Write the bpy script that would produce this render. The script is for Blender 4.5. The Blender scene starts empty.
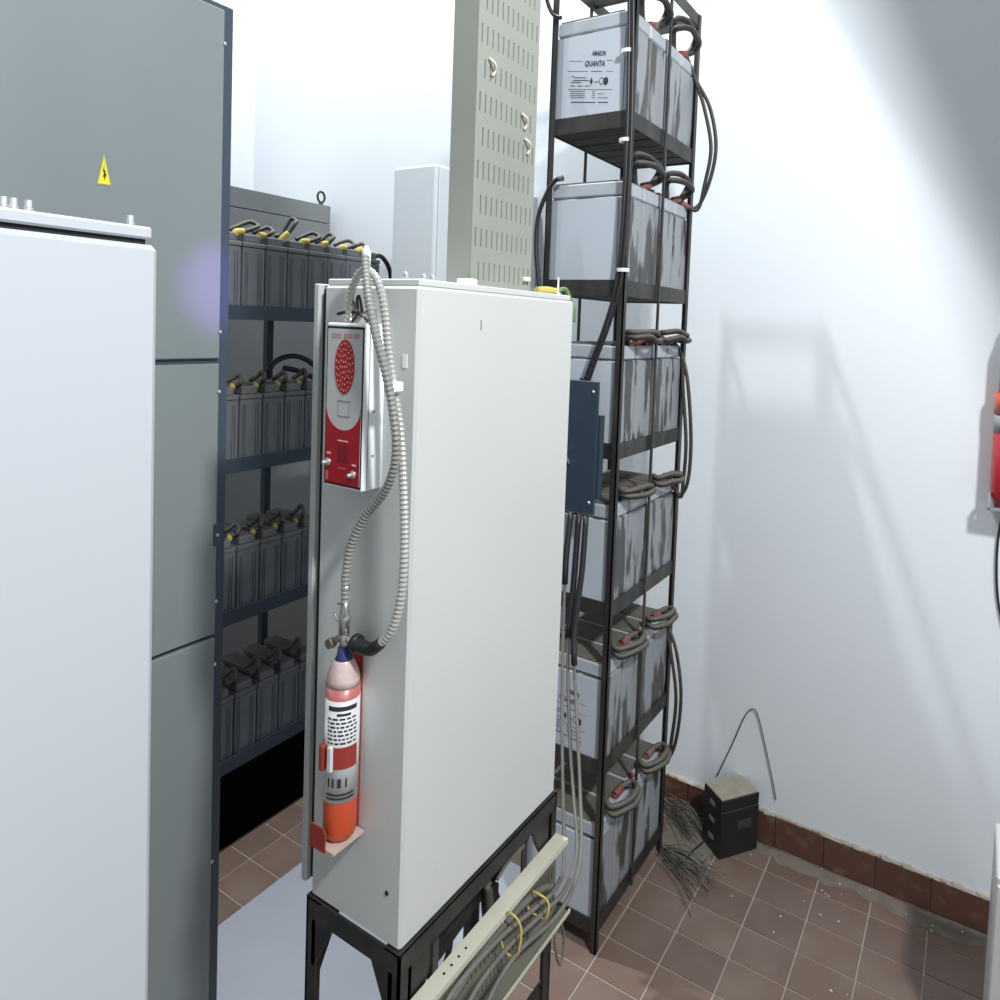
import bpy, math, random
from mathutils import Vector, Matrix
random.seed(7)
sc = bpy.context.scene
col = sc.collection

# ---------------------------------------------------------------- camera
YAW, PITCH, ROLL = 0.5381688, 0.0476955, -0.0398168
FPX, CX, CY = 700.0, 564.05, 359.27          # focal length and principal point in pixels of a 1000 px frame
EYE = Vector((0, 0, 2.505))
fw = Vector((math.cos(YAW)*math.cos(PITCH), math.sin(YAW)*math.cos(PITCH), -math.sin(PITCH)))
r0 = Vector((math.sin(YAW), -math.cos(YAW), 0)); d0 = fw.cross(r0)
RT = math.cos(ROLL)*r0 + math.sin(ROLL)*d0
DN = -math.sin(ROLL)*r0 + math.cos(ROLL)*d0
cd = bpy.data.cameras.new('camera'); cam = bpy.data.objects.new('camera', cd); col.objects.link(cam)
m = Matrix.Identity(4)
for i in range(3):
    m[i][0] = RT[i]; m[i][1] = -DN[i]; m[i][2] = -fw[i]; m[i][3] = EYE[i]
cam.matrix_world = m
cd.sensor_fit = 'HORIZONTAL'; cd.sensor_width = 36; cd.lens = 36*FPX/1000
cd.shift_x = (500-CX)/1000; cd.shift_y = (CY-500)/1000
cd.clip_start = 0.02
sc.camera = cam

def pt(x, y, ax, val):
    """point seen at pixel (x, y) on the plane axis = val of the thing it belongs to"""
    d = fw + RT*((x-CX)/FPX) + DN*((y-CY)/FPX)
    k = 'xyz'.index(ax)
    return EYE + d*((val-EYE[k])/d[k])

# ---------------------------------------------------------------- light
sc.view_settings.view_transform = 'Standard'; sc.view_settings.look = 'None'
sc.view_settings.gamma = 1; sc.view_settings.use_curve_mapping = False
sc.view_settings.exposure = 0.0
w = bpy.data.worlds.new('world'); sc.world = w; w.use_nodes = True
w.node_tree.nodes['Background'].inputs[0].default_value = (.86, .93, 1.0, 1)
w.node_tree.nodes['Background'].inputs[1].default_value = 0.50

def spot(name, loc, target, energy, half, blend, size, color):
    l = bpy.data.lights.new(name, 'SPOT'); l.energy = energy; l.spot_size = 2*half; l.spot_blend = blend
    l.shadow_soft_size = size; l.color = color
    o = bpy.data.objects.new(name, l); col.objects.link(o); o.location = loc
    o.rotation_euler = (Vector(target)-Vector(loc)).to_track_quat('-Z', 'Y').to_euler()
    return o
KEY = (2.07, 2.82, 8.0)
spot('ceiling_lamp_light', KEY, (2.7, 4.4, 0), 1400, math.radians(40.5), .05, .06, (.93, .97, 1))
FRONT = Vector((.35, -1.5, 4.8))
spot('front_lamp_light', FRONT, FRONT+Vector((-.5255, .779, -.342)), 690, math.radians(86.3), .015, .16, (.95, .98, 1))

spot('purple_glow_spot', (.9, -1.0, 3.2), pt(221, 290, 'y', 2.02), 420, math.radians(3.2), 1.0, .02, (.45, .25, 1.0))  # added unseen spot, casts the purple glow on the tall cabinet panel

# ---------------------------------------------------------------- materials
MATS = {}
def mat(name, c, rough=.5, metal=0, dirt=None, dscale=6, damt=.5, dstretch=(1, 1, 1), lo=.45, hi=.7, bump=0, bscale=60, vary=0, spec=.5, alpha=None):
    if name in MATS: return MATS[name]
    M = bpy.data.materials.new(name); M.use_nodes = True; MATS[name] = M
    nt = M.node_tree; b = nt.nodes['Principled BSDF']; N = nt.nodes.new; L = nt.links.new
    b.inputs['Roughness'].default_value = rough; b.inputs['Metallic'].default_value = metal
    b.inputs['Specular IOR Level'].default_value = spec
    b.inputs['Base Color'].default_value = (*c, 1)
    tc = N('ShaderNodeTexCoord'); src = None
    if dirt or bump:
        oi = N('ShaderNodeObjectInfo'); ad = N('ShaderNodeVectorMath'); ad.operation = 'MULTIPLY_ADD'
        L(oi.outputs['Random'], ad.inputs[0]); ad.inputs[1].default_value = (7, 13, 5); L(tc.outputs['Object'], ad.inputs[2])
        mp = N('ShaderNodeMapping'); mp.inputs['Scale'].default_value = dstretch; L(ad.outputs[0], mp.inputs['Vector'])
    if dirt:
        n = N('ShaderNodeTexNoise'); n.inputs['Scale'].default_value = dscale; n.inputs['Detail'].default_value = 5
        L(mp.outputs[0], n.inputs['Vector'])
        r = N('ShaderNodeMapRange'); r.inputs['From Min'].default_value = lo; r.inputs['From Max'].default_value = hi; r.inputs['To Max'].default_value = damt
        L(n.outputs['Fac'], r.inputs['Value'])
        x = N('ShaderNodeMix'); x.data_type = 'RGBA'; x.inputs['A'].default_value = (*c, 1); x.inputs['B'].default_value = (*dirt, 1)
        L(r.outputs[0], x.inputs['Factor']); L(x.outputs['Result'], b.inputs['Base Color']); src = x.outputs['Result']
    if vary:
        oi2 = N('ShaderNodeObjectInfo'); h = N('ShaderNodeHueSaturation'); mr = N('ShaderNodeMapRange')
        L(oi2.outputs['Random'], mr.inputs['Value']); mr.inputs['To Min'].default_value = 1-vary; mr.inputs['To Max'].default_value = 1+vary
        L(mr.outputs[0], h.inputs['Value'])
        if src: L(src, h.inputs['Color'])
        else: h.inputs['Color'].default_value = (*c, 1)
        L(h.outputs[0], b.inputs['Base Color'])
    if bump:
        n2 = N('ShaderNodeTexNoise'); n2.inputs['Scale'].default_value = bscale; L(mp.outputs[0], n2.inputs['Vector'])
        bp = N('ShaderNodeBump'); bp.inputs['Strength'].default_value = bump; bp.inputs['Distance'].default_value = .004
        L(n2.outputs['Fac'], bp.inputs['Height']); L(bp.outputs[0], b.inputs['Normal'])
    return M

WALL = mat('wall_paint', (.72, .755, .785), .75, dirt=(.66, .69, .72), dscale=1.2, damt=.35, bump=.15, bscale=25)
TILE = mat('brown_tile', (.185, .122, .097), .36, dirt=(.27, .225, .18), dscale=5, damt=.35, vary=.10)
SKIRT = mat('skirting_tile', (.105, .048, .036), .4, dirt=(.25, .18, .14), dscale=14, damt=.35, lo=.55, vary=.1)
GROUT = mat('grout', (.40, .34, .29), .9)
PLAST = mat('plaster_lip', (.40, .355, .29), .9, dirt=(.30, .25, .20), dscale=30, damt=.7, bump=.6)
RAL = mat('cabinet_grey_paint', (.61, .62, .60), .45, dirt=(.52, .53, .505), dscale=1.5, damt=.25, bump=.08, bscale=140)
RALD = mat('cabinet_door_paint', (.50, .51, .49), .45)
GASK = mat('black_gasket', (.012, .012, .014), .8)
WHT = mat('white_cabinet_paint', (.52, .545, .575), .42, dirt=(.47, .495, .52), dscale=1.5, damt=.25)
UPS = mat('zinc_grey_paint', (.235, .265, .27), .30, dirt=(.20, .23, .235), dscale=2.2, damt=.5, dstretch=(1, 1, .5))
UPSF = mat('blue_grey_frame', (.055, .075, .105), .45)
BLK = mat('black_rack_paint', (.022, .021, .019), .5, dirt=(.085, .078, .066), dscale=9, damt=.6, dstretch=(1, 1, .35))
STAND = mat('black_stand_paint', (.018, .018, .017), .5, dirt=(.06, .056, .05), dscale=12, damt=.5)
SLAT = mat('dusty_slat', (.05, .045, .038), .8, dirt=(.11, .10, .085), dscale=10, damt=.6)
BATT = mat('battery_case', (.28, .295, .31), .42, dirt=(.045, .045, .042), dscale=6.5, damt=.92, dstretch=(2.6, 1, .45), lo=.505, hi=.56)
BATF = mat('battery_front', (.49, .53, .585), .35, dirt=(.44, .475, .525), dscale=3, damt=.4)
BATB = mat('battery_front_band', (.34, .37, .415), .4)
LID = mat('battery_lid', (.42, .455, .50), .42, dirt=(.36, .365, .37), dscale=7, damt=.6)
DUSTB = mat('dusty_battery_top', (.15, .135, .11), .95, dirt=(.09, .08, .065), dscale=16, damt=.7)
DBAT = mat('dark_battery_case', (.15, .163, .175), .5, dirt=(.10, .108, .115), dscale=8, damt=.5)
DLID = mat('dark_battery_lid', (.15, .155, .16), .6, dirt=(.17, .155, .13), dscale=9, damt=.6)
LRF = mat('slate_rack_paint', (.035, .052, .075), .5)
CAB = mat('dusty_black_cable', (.028, .026, .024), .6)
CABG = mat('grey_cable', (.165, .155, .135), .65, dirt=(.10, .095, .08), dscale=12, damt=.7)
CABK = mat('black_cable', (.014, .014, .016), .45)
RED = mat('red_boot', (.24, .04, .03), .6, dirt=(.20, .15, .12), dscale=25, damt=.85, lo=.4, hi=.6)
YEL = mat('yellow_boot', (.60, .47, .08), .6, dirt=(.4, .35, .2), dscale=30, damt=.5)
ZIP = mat('white_plastic', (.80, .80, .76), .5)
STEEL = mat('bright_steel', (.62, .62, .60), .3, .9)
SPIRAL = mat('spiral_conduit', (.52, .52, .48), .35, .35)
TRAY = mat('galvanised_tray', (.345, .36, .315), .5, .15, dirt=(.28, .29, .25), dscale=3, damt=.5)
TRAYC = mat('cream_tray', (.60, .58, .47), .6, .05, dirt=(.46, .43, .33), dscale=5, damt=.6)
NAVY = mat('navy_box_paint', (.028, .048, .070), .4, dirt=(.045, .065, .085), dscale=3, damt=.6)
INK = mat('dark_print', (.03, .03, .04), .6)
INKG = mat('grey_print', (.25, .27, .30), .6)
WPAN = mat('alarm_white_paint', (.82, .85, .85), .35)
FACE = mat('alarm_face_grey', (.52, .52, .50), .5)
CRIM = mat('alarm_crimson', (.36, .010, .018), .35)
DCRIM = mat('dark_crimson', (.20, .008, .012), .4)
PINK = mat('pale_pink_print', (.85, .48, .42), .5)
EXR = mat('extinguisher_red', (.56, .075, .025), .28)
EXP = mat('extinguisher_pink', (.50, .15, .13), .3, dirt=(.62, .42, .38), dscale=30, damt=.7, lo=.5)
EXS = mat('plastic_wrap', (.62, .44, .40), .12, .1, dirt=(.72, .64, .60), dscale=22, damt=.8)
BRK = mat('bracket_red', (.30, .035, .022), .5)
LAB = mat('white_label', (.68, .69, .68), .4)
BLUE = mat('blue_tape', (.03, .035, .14), .4)
BRASS = mat('dull_brass', (.34, .31, .22), .35, .8)
BLKBOX = mat('black_plastic', (.012, .013, .015), .32)
DUST = mat('dust_layer', (.36, .33, .26), .95, dirt=(.26, .235, .185), dscale=20, damt=.6)
WARN = mat('warning_yellow', (.85, .72, .02), .5)
MATG = mat('rubber_mat', (.40, .42, .47), .35, dirt=(.47, .49, .53), dscale=2, damt=.6)
TWIG = mat('bare_wire', (.10, .095, .08), .7, dirt=(.22, .2, .16), dscale=20, damt=.6)
CHIP = mat('paint_chip', (.75, .74, .70), .8)
EARTH = mat('green_sleeve', (.12, .22, .09), .5)
LOWC = mat('pale_cabinet_paint', (.50, .50, .485), .5)
STEELB = mat('screw_zinc', (.55, .56, .55), .35, .6)

def settle(M, c, amt, lo=-.1, hi=.75):
    """dust lying on the upward faces"""
    nt = M.node_tree; N = nt.nodes.new; L = nt.links.new; b = nt.nodes['Principled BSDF']
    g_ = N('ShaderNodeNewGeometry'); sx = N('ShaderNodeSeparateXYZ'); L(g_.outputs['Normal'], sx.inputs[0])
    n = N('ShaderNodeTexNoise'); n.inputs['Scale'].default_value = 25; a_ = N('ShaderNodeMath'); a_.operation = 'MULTIPLY_ADD'
    L(n.outputs['Fac'], a_.inputs[0]); a_.inputs[1].default_value = .8; L(sx.outputs['Z'], a_.inputs[2])
    r = N('ShaderNodeMapRange'); r.inputs['From Min'].default_value = lo+.4; r.inputs['From Max'].default_value = hi+.4; r.inputs['To Max'].default_value = amt
    L(a_.outputs[0], r.inputs['Value'])
    x = N('ShaderNodeMix'); x.data_type = 'RGBA'; x.inputs['A'].default_value = b.inputs['Base Color'].default_value; x.inputs['B'].default_value = (*c, 1)
    L(r.outputs[0], x.inputs['Factor']); L(x.outputs['Result'], b.inputs['Base Color'])
settle(CAB, (.16, .143, .115), .85)

# ---------------------------------------------------------------- mesh helpers
def spline(pts, n=6):
    P = [Vector(p) for p in pts]
    if len(P) < 3: return P
    out = []
    for i in range(len(P)-1):
        a = P[i-1] if i else P[0]*2-P[1]; b = P[i]; c = P[i+1]; d = P[i+2] if i+2 < len(P) else P[-1]*2-P[-2]
        for k in range(n):
            t = k/n
            out.append(.5*((2*b)+(c-a)*t+(2*a-5*b+4*c-d)*t*t+(3*b-a-3*c+d)*t**3))
    out.append(P[-1]); return out

class MB:
    def __init__(s): s.v = []; s.f = []; s.sm = []
    def add(s, vs, fs, smooth=False):
        o = len(s.v); s.v += [Vector(q) for q in vs]
        for f in fs: s.f.append([o+i for i in f]); s.sm.append(smooth)
        return s
    def box(s, x0, x1, y0, y1, z0, z1, M=None):
        vs = [Vector((x, y, z)) for z in (z0, z1) for y in (y0, y1) for x in (x0, x1)]
        if M: vs = [M@q for q in vs]
        return s.add(vs, [(0, 2, 3, 1), (4, 5, 7, 6), (0, 1, 5, 4), (2, 6, 7, 3), (0, 4, 6, 2), (1, 3, 7, 5)])
    def bbox(s, x0, x1, y0, y1, z0, z1, b=.004, M=None):
        """box with chamfered edges"""
        vs = []; 
        for sx, (xa, xi) in ((0, (x0, x0+b)), (1, (x1, x1-b))):
            for sy, (ya, yi) in ((0, (y0, y0+b)), (1, (y1, y1-b))):
                for sz, (za, zi) in ((0, (z0, z0+b)), (1, (z1, z1-b))):
                    vs += [(xa, yi, zi), (xi, ya, zi), (xi, yi, za)]
        if M: vs = [M@Vector(q) for q in vs]
        def I(x, y, z, a): return (x*4+y*2+z)*3+a
        fs = [(I(0,0,0,0), I(0,0,1,0), I(0,1,1,0), I(0,1,0,0)), (I(1,0,0,0), I(1,1,0,0), I(1,1,1,0), I(1,0,1,0)),
              (I(0,0,0,1), I(1,0,0,1), I(1,0,1,1), I(0,0,1,1)), (I(0,1,0,1), I(0,1,1,1), I(1,1,1,1), I(1,1,0,1)),
              (I(0,0,0,2), I(0,1,0,2), I(1,1,0,2), I(1,0,0,2)), (I(0,0,1,2), I(1,0,1,2), I(1,1,1,2), I(0,1,1,2))]
        for y in (0, 1):
            for z in (0, 1): fs.append((I(0,y,z,1), I(0,y,z,2), I(1,y,z,2), I(1,y,z,1)))
        for x in (0, 1):
            for z in (0, 1): fs.append((I(x,0,z,0), I(x,0,z,2), I(x,1,z,2), I(x,1,z,0)))
        for x in (0, 1):
            for y in (0, 1): fs.append((I(x,y,0,0), I(x,y,0,1), I(x,y,1,1), I(x,y,1,0)))
        for x in (0, 1):
            for y in (0, 1):
                for z in (0, 1): fs.append((I(x,y,z,0), I(x,y,z,1), I(x,y,z,2)))
        return s.add(vs, fs)
    def tube(s, pts, r, seg=8, n=6, smooth=True, rf=None):
        P = spline(pts, n) if n else [Vector(p) for p in pts]
        rings = []; up = Vector((.13, .21, .97)); prev = None
        for i, p in enumerate(P):
            t = (P[min(i+1, len(P)-1)]-P[max(i-1, 0)]).normalized()
            u = prev if prev is not None else up.cross(t)
            if u.length < 1e-4: u = Vector((1, 0, 0)).cross(t)
            u = (u - t*u.dot(t)).normalized(); prev = u; v = t.cross(u)
            rr = rf(i) if rf else r
            rings.append([p+(u*math.cos(2*math.pi*k/seg)+v*math.sin(2*math.pi*k/seg))*rr for k in range(seg)])
        vs = [q for R_ in rings for q in R_]; fs = []
        for i in range(len(rings)-1):
            for k in range(seg): fs.append((i*seg+k, i*seg+(k+1) % seg, (i+1)*seg+(k+1) % seg, (i+1)*seg+k))
        s.add(vs, fs, smooth); o = (len(rings)-1)*seg
        b = len(s.v)-len(vs)
        s.f.append([b+k for k in range(seg)][::-1]); s.sm.append(False)
        s.f.append([b+o+k for k in range(seg)]); s.sm.append(False)
        return s
    def lathe(s, c, prof, seg=24, axis='z'):
        c = Vector(c); vs = []
        for r, h in prof:
            for k in range(seg):
                a = 2*math.pi*k/seg; ca, sa = r*math.cos(a), r*math.sin(a)
                vs.append(c+(Vector((ca, sa, h)) if axis == 'z' else Vector((h, ca, sa)) if axis == 'x' else Vector((sa, h, ca))))
        fs = []
        for i in range(len(prof)-1):
            for k in range(seg): fs.append((i*seg+k, i*seg+(k+1) % seg, (i+1)*seg+(k+1) % seg, (i+1)*seg+k))
        s.add(vs, fs, True); b = len(s.v)-len(vs); o = (len(prof)-1)*seg
        s.f.append([b+k for k in range(seg)][::-1]); s.sm.append(False)
        s.f.append([b+o+k for k in range(seg)]); s.sm.append(False)
        return s
    def prism(s, poly, d):
        """polygon of 3-D points extruded by vector d"""
        n = len(poly); d = Vector(d); A = [Vector(p) for p in poly]
        return s.add(A+[p+d for p in A], [list(range(n))[::-1], list(range(n, 2*n))]+[(i, (i+1) % n, n+(i+1) % n, n+i) for i in range(n)])
    def mesh(s, name, m, off=(0, 0, 0)):
        me = bpy.data.meshes.new(name); off = Vector(off)
        me.from_pydata([tuple(q-off) for q in s.v], [], s.f); me.polygons.foreach_set('use_smooth', s.sm)
        me.materials.append(m); me.update(); return me
    def build(s, name, m, parent=None, **k):
        off = Vector((0, 0, 0)); p = parent
        while p is not None: off += p.location; p = p.parent
        if parent is None and 'loc' in k: off = Vector(k['loc'])
        o = bpy.data.objects.new(name, s.mesh(name, m, off)); col.objects.link(o)
        if parent is not None: o.parent = parent
        elif 'loc' in k: o.location = k['loc']
        return o

def tag(o, label=None, cat=None, group=None, kind=None):
    for k, v in (('label', label), ('category', cat), ('group', group), ('kind', kind)):
        if v: o[k] = v
    return o
def thing(name, loc, label, cat, group=None):
    o = bpy.data.objects.new(name, None); col.objects.link(o); o.location = loc; o.empty_display_size = .05
    return tag(o, label, cat, group)
def inst(name, me, parent=None, loc=(0, 0, 0), rz=0):
    o = bpy.data.objects.new(name, me); col.objects.link(o); o.location = loc; o.rotation_euler.z = rz
    if parent is not None: o.parent = parent
    return o
def copy_tree(o, parent=None):
    c = o.copy(); col.objects.link(c); c.parent = parent
    for ch in o.children: copy_tree(ch, c)
    return c

_txt = {}
def text_poly(s, shear=0.0):
    if (s, shear) in _txt: return _txt[(s, shear)]
    cu = bpy.data.curves.new('print', 'FONT'); cu.body = s; cu.resolution_u = 2; cu.offset = .04
    o = bpy.data.objects.new('print', cu); col.objects.link(o)
    bpy.context.view_layer.update()
    me = bpy.data.meshes.new_from_object(o.evaluated_get(bpy.context.evaluated_depsgraph_get()))
    V = [q.co.copy() for q in me.vertices]; Fc = [list(p.vertices) for p in me.polygons]
    bpy.data.objects.remove(o); bpy.data.meshes.remove(me); bpy.data.curves.remove(cu)
    x0 = min(q.x for q in V); x1 = max(q.x for q in V); y0 = min(q.y for q in V); y1 = max(q.y for q in V)
    V = [((q.x-x0)/(x1-x0)*(1-shear*.3)+shear*.3*(q.y-y0)/(y1-y0), (q.y-y0)/(y1-y0)) for q in V]
    _txt[(s, shear)] = (V, Fc); return V, Fc
def put_text(mb, s, o, u, v, shear=0.0):
    """lettering filling the parallelogram o + a*u + b*v"""
    V, Fc = text_poly(s, shear); o, u, v = Vector(o), Vector(u), Vector(v)
    mb.add([o+u*a+v*b for a, b in V], Fc)

# ================================================================= SETTING
XW, YL = 3.4286, 4.898          # far wall, left wall
TX0, TY0, TDX, TDY = 3.2425, .0565, .181, .225
fl = MB().box(-1.5, XW+.05, -1.9, YL+.05, -.08, -.004).build('floor', GROUT)
tag(fl, 'floor of square brown ceramic tiles with pale grout', kind='structure')
g = .0035
tile = MB().bbox(g, TDX-g, g, TDY-g, -.03, 0, .0012).mesh('floor_tile', TILE)
rest = MB(); k = 0
for i in range(-26, 2):
    for j in range(-9, 23):
        x = TX0+i*TDX; y = TY0+j*TDY
        if x+TDX > XW+.02 or y+TDY > YL+.1 or x < -1.5: continue
        near = x > 1.35 and ((-.75 < y < 1.9 and x > 1.75) or (2.1 < y < 3.6 and x < 2.9))
        if near and k < 295: inst('floor_tile', tile, fl, (x, y, 0)); k += 1
        else: rest.box(x+g, x+TDX-g, y+g, y+TDY-g, -.03, 0)
r_ = rest.build('floor_tiles_beyond', TILE, fl); r_['kind'] = 'stuff'

wf = MB().box(XW, XW+.12, -1.9, YL+.12, 0, 6.5).build('wall_far', WALL); tag(wf, 'tall white plastered wall behind the battery rack', kind='structure')
wl = MB().box(1.0, XW, YL, YL+.12, 0, 6.5).build('wall_left', WALL); tag(wl, 'white plastered wall meeting the far wall in a corner', kind='structure')
bb = MB().box(XW-.004, XW, -1.9, YL, 0, .15).build('baseboard_far', GROUT); tag(bb, 'dark brown tiled skirting along the white wall', kind='structure')
sk = MB().bbox(-.013, 0, .002, TDY-.002, .004, .152, .0015).mesh('skirting_tile', SKIRT)
for j in range(-4, 21): inst('skirting_tile', sk, bb, (XW-.004, TY0+j*TDY, 0))
mb = MB(); y = -1.0
while y < YL-.1:
    l = random.uniform(.02, .06); h = random.uniform(.004, .014); d = random.uniform(.008, .02)
    mb.prism([(XW, y, .151), (XW-d, y, .1515), (XW-d*.7, y+l*.3, .152+h*.7), (XW, y+l*.3, .152+h)], (0, l*.9, 0)); y += l
mb.build('mortar_lip', PLAST, bb)

# ================================================================= MAIN CABINET
CX0, CX1, CY0, CY1, CZ0, CZ1 = 1.100, 1.744, 1.015, 1.304, 1.123, 2.588
t = thing('wall_cabinet', (1.42, 1.16, CZ0), 'pale grey steel electrical cabinet with a small fire extinguisher on its side', 'cabinet')
MB().bbox(CX0, CX1, CY0, CY1, CZ0, CZ1-.012, .006).build('body', RAL, t)
MB().bbox(CX0+.008, CX1-.01, CY0+.006, CY1, CZ1-.012, CZ1+.004, .003).build('top_cover', RAL, t)
MB().box(CX0+.012, CX1-.01, CY1, CY1+.016, CZ0+.03, CZ1-.02).build('door_gasket', GASK, t)
d = MB().bbox(CX0-.002, CX1, CY1+.016, CY1+.034, CZ0+.022, CZ1-.008, .003).build('door', RALD, t)
for p in ((406, 277), (424, 279), (433, 281)):
    q = pt(*p, 'y', CY0+.06); MB().lathe((q.x, CY0+.06, CZ1+.004), [(.006, 0), (.006, .012), (.004, .015)], 8).build('top_bolt', STEELB, t)
q = pt(405, 361, 'x', CX0); MB().box(CX0-.0015, CX0, q.y-.0065, q.y+.0065, q.z-.015, q.z+.015).build('name_plate', WPAN, t)
q = pt(387, 893, 'x', CX0); MB().lathe((CX0, q.y, q.z), [(.005, -.002), (.005, .001)], 10, 'x').build('key_hole', GASK, t)
q = pt(481, 325, 'y', CY0); MB().box(q.x-.002, q.x+.002, CY0-.0012, CY0+.001, q.z-.012, q.z+.012).build('scuff_mark', INKG, t)

# stand
s = thing('cabinet_stand', (1.42, 1.16, 0), 'black angle-iron stand carrying the pale grey cabinet', 'stand')
RZ0 = 1.072; a = .045; th = .006
def angle_x(y, sgn): # rail along x, vertical flange at y
    return MB().box(CX0-.006, CX1+.006, y, y+th*sgn if sgn > 0 else y+th, RZ0, CZ0).box(CX0-.006, CX1+.006, min(y, y+sgn*a), max(y, y+sgn*a), CZ0-th, CZ0-.0005)
angle_x(CY0-.006, 1).build('rail', STAND, s); angle_x(CY1, -1).build('rail', STAND, s)
for x in (CX0-.006, CX1): MB().box(x, x+.006, CY0-.006, CY1+.006, RZ0, CZ0-.001).build('rail', STAND, s)
for x, sx in ((CX0-.006, 1), (CX1+.006, -1)):
    for y, sy in ((CY0-.006, 1), (CY1+.006, -1)):
        x2, y2 = x+sx*.04, y+sy*.032
        mb = MB().box(min(x, x2), max(x, x2), min(y, y+sy*.006), max(y, y+sy*.006), 0, RZ0)
        mb.box(min(x, x+sx*.006), max(x, x+sx*.006), min(y, y2), max(y, y2), 0, RZ0).build('leg', STAND, s)
        MB().prism([(x, y+sy*.02, RZ0), (x, y+sy*.085, RZ0), (x, y+sy*.032, RZ0-.11), (x, y+sy*.02, RZ0-.11)], (sx*.005, 0, 0)).build('gusset', STAND, s)
        MB().prism([(x+sx*.03, y, RZ0), (x+sx*.13, y, RZ0), (x+sx*.04, y, RZ0-.17), (x+sx*.03, y, RZ0-.17)], (0, sy*.005, 0)).build('gusset', STAND, s)
for y in (CY0, CY1-.03): MB().box(CX0, CX1, y, y+.02, .50, .53).build('lower_brace', STAND, s)
MB().box(CX0+.30, CX0+.34, CY0, CY1, RZ0, RZ0+.03).build('cross_bar', STAND, s)
MB().prism([(CX0+.02, CY0+.1, .80), (CX0+.02, CY0+.1, .835), (CX1-.02, CY0+.1, .96), (CX1-.02, CY0+.1, .925)], (0, .03, 0)).build('diagonal_brace', STAND, s)

# ================================================================= FOREGROUND CABINET
t = thing('white_cabinet', (.29, 1.24, .62), 'white steel cabinet close to the camera in front of the tall grey cabinet', 'cabinet')
FX1, FY0, FZ1 = .588, 1.060, 2.622
MB().bbox(-.12, FX1, FY0, 1.38, .62, FZ1-.022, .008).build('body', WHT, t)
MB().box(-.10, FX1-.014, FY0+.012, 1.36, FZ1-.022, FZ1-.014).build('gasket', GASK, t)
MB().bbox(-.115, FX1-.008, FY0+.004, 1.375, FZ1-.014, FZ1+.004, .003).build('top_cover', WHT, t)
for p in (3, 13, 28, 130):
    q = pt(p, 215+p*.13, 'y', FY0+.02); MB().lathe((q.x, FY0+.02, FZ1+.003), [(.006, 0), (.006, .006), (.0045, .006), (.0045, .016)], 8).build('lid_bolt', STEELB, t)
s = thing('white_cabinet_stand', (.29, 1.24, 0), 'black stand under the white cabinet close to the camera', 'stand')
for x in (-.11, .54):
    for y in (1.07, 1.34): MB().box(x, x+.035, y, y+.035, 0, .62).build('leg', STAND, s)
for y in (1.07, 1.34): MB().box(-.11, .575, y, y+.03, .57, .62).build('rail', STAND, s)

# ================================================================= TALL CABINET
t = thing('tall_cabinet', (.6, 2.4, 0), 'tall zinc grey cabinet with stacked panels and a yellow warning triangle', 'cabinet')
UX1, UY, UZ1 = 1.338, 2.025, 3.43
MB().box(-.55, UX1, UY, 2.75, .0, UZ1).build('carcass', UPSF, t)
xe = pt(216.5, 361, 'y', UY).x
z1 = pt(205, 361, 'y', UY).z; z2 = pt(205, 637, 'y', UY).z
for za, zb in ((.06, z2-.006), (z2+.006, z1-.008), (z1+.008, UZ1-.02)):
    pn = MB().bbox(-.545, xe, UY-.016, UY, za, zb, .003).build('panel', UPS, t)
for p in ((221, 43), (216, 332), (215, 392), (213, 602), (212, 665), (210, 862)):
    q = pt(*p, 'y', UY-.016); MB().lathe((xe-.002, UY-.016, q.z), [(.006, 0), (.006, -.005), (.003, -.008)], 8, 'y').build('screw', STEELB, t)
q = pt(215, 535, 'y', UY-.016); lt = MB().bbox(xe-.012, xe+.012, UY-.020, UY-.014, q.z-.035, q.z+.035, .002).build('latch', UPSF, t)
MB().lathe((xe-.002, UY-.02, q.z), [(.006, 0), (.004, -.006)], 8, 'y').build('latch_pin', STEELB, lt)
A, B, C_ = (pt(104, 154, 'y', UY-.017), pt(97, 184, 'y', UY-.017), pt(111, 186, 'y', UY-.017))
ws = MB().prism([A, B, C_], (0, -.001, 0)).build('warning_triangle', WARN, t); ws['label'] = 'yellow high voltage warning triangle'
bolt = [(104.6, 163), (102.6, 172), (104.2, 171.5), (102.8, 177), (103.8, 176.4), (104.4, 180.5), (105.6, 176.2), (106.6, 176.8), (104.9, 169.6), (103.9, 170)]
MB().prism([pt(x, y, 'y', UY-.0182) for x, y in bolt], (0, -.0006, 0)).build('lightning_bolt', INK, ws)
mb = MB()
for P_, Q_ in ((A, B), (B, C_), (C_, A)):
    c = (A+B+C_)/3; i1 = P_+(c-P_)*.10; i2 = Q_+(c-Q_)*.10; o1 = P_+(c-P_)*.04; o2 = Q_+(c-Q_)*.04
    mb.prism([o1+Vector((0, -.0013, 0)), o2+Vector((0, -.0013, 0)), i2+Vector((0, -.0013, 0)), i1+Vector((0, -.0013, 0))], (0, -.0004, 0))
mb.build('triangle_border', INKG, ws)

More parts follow.
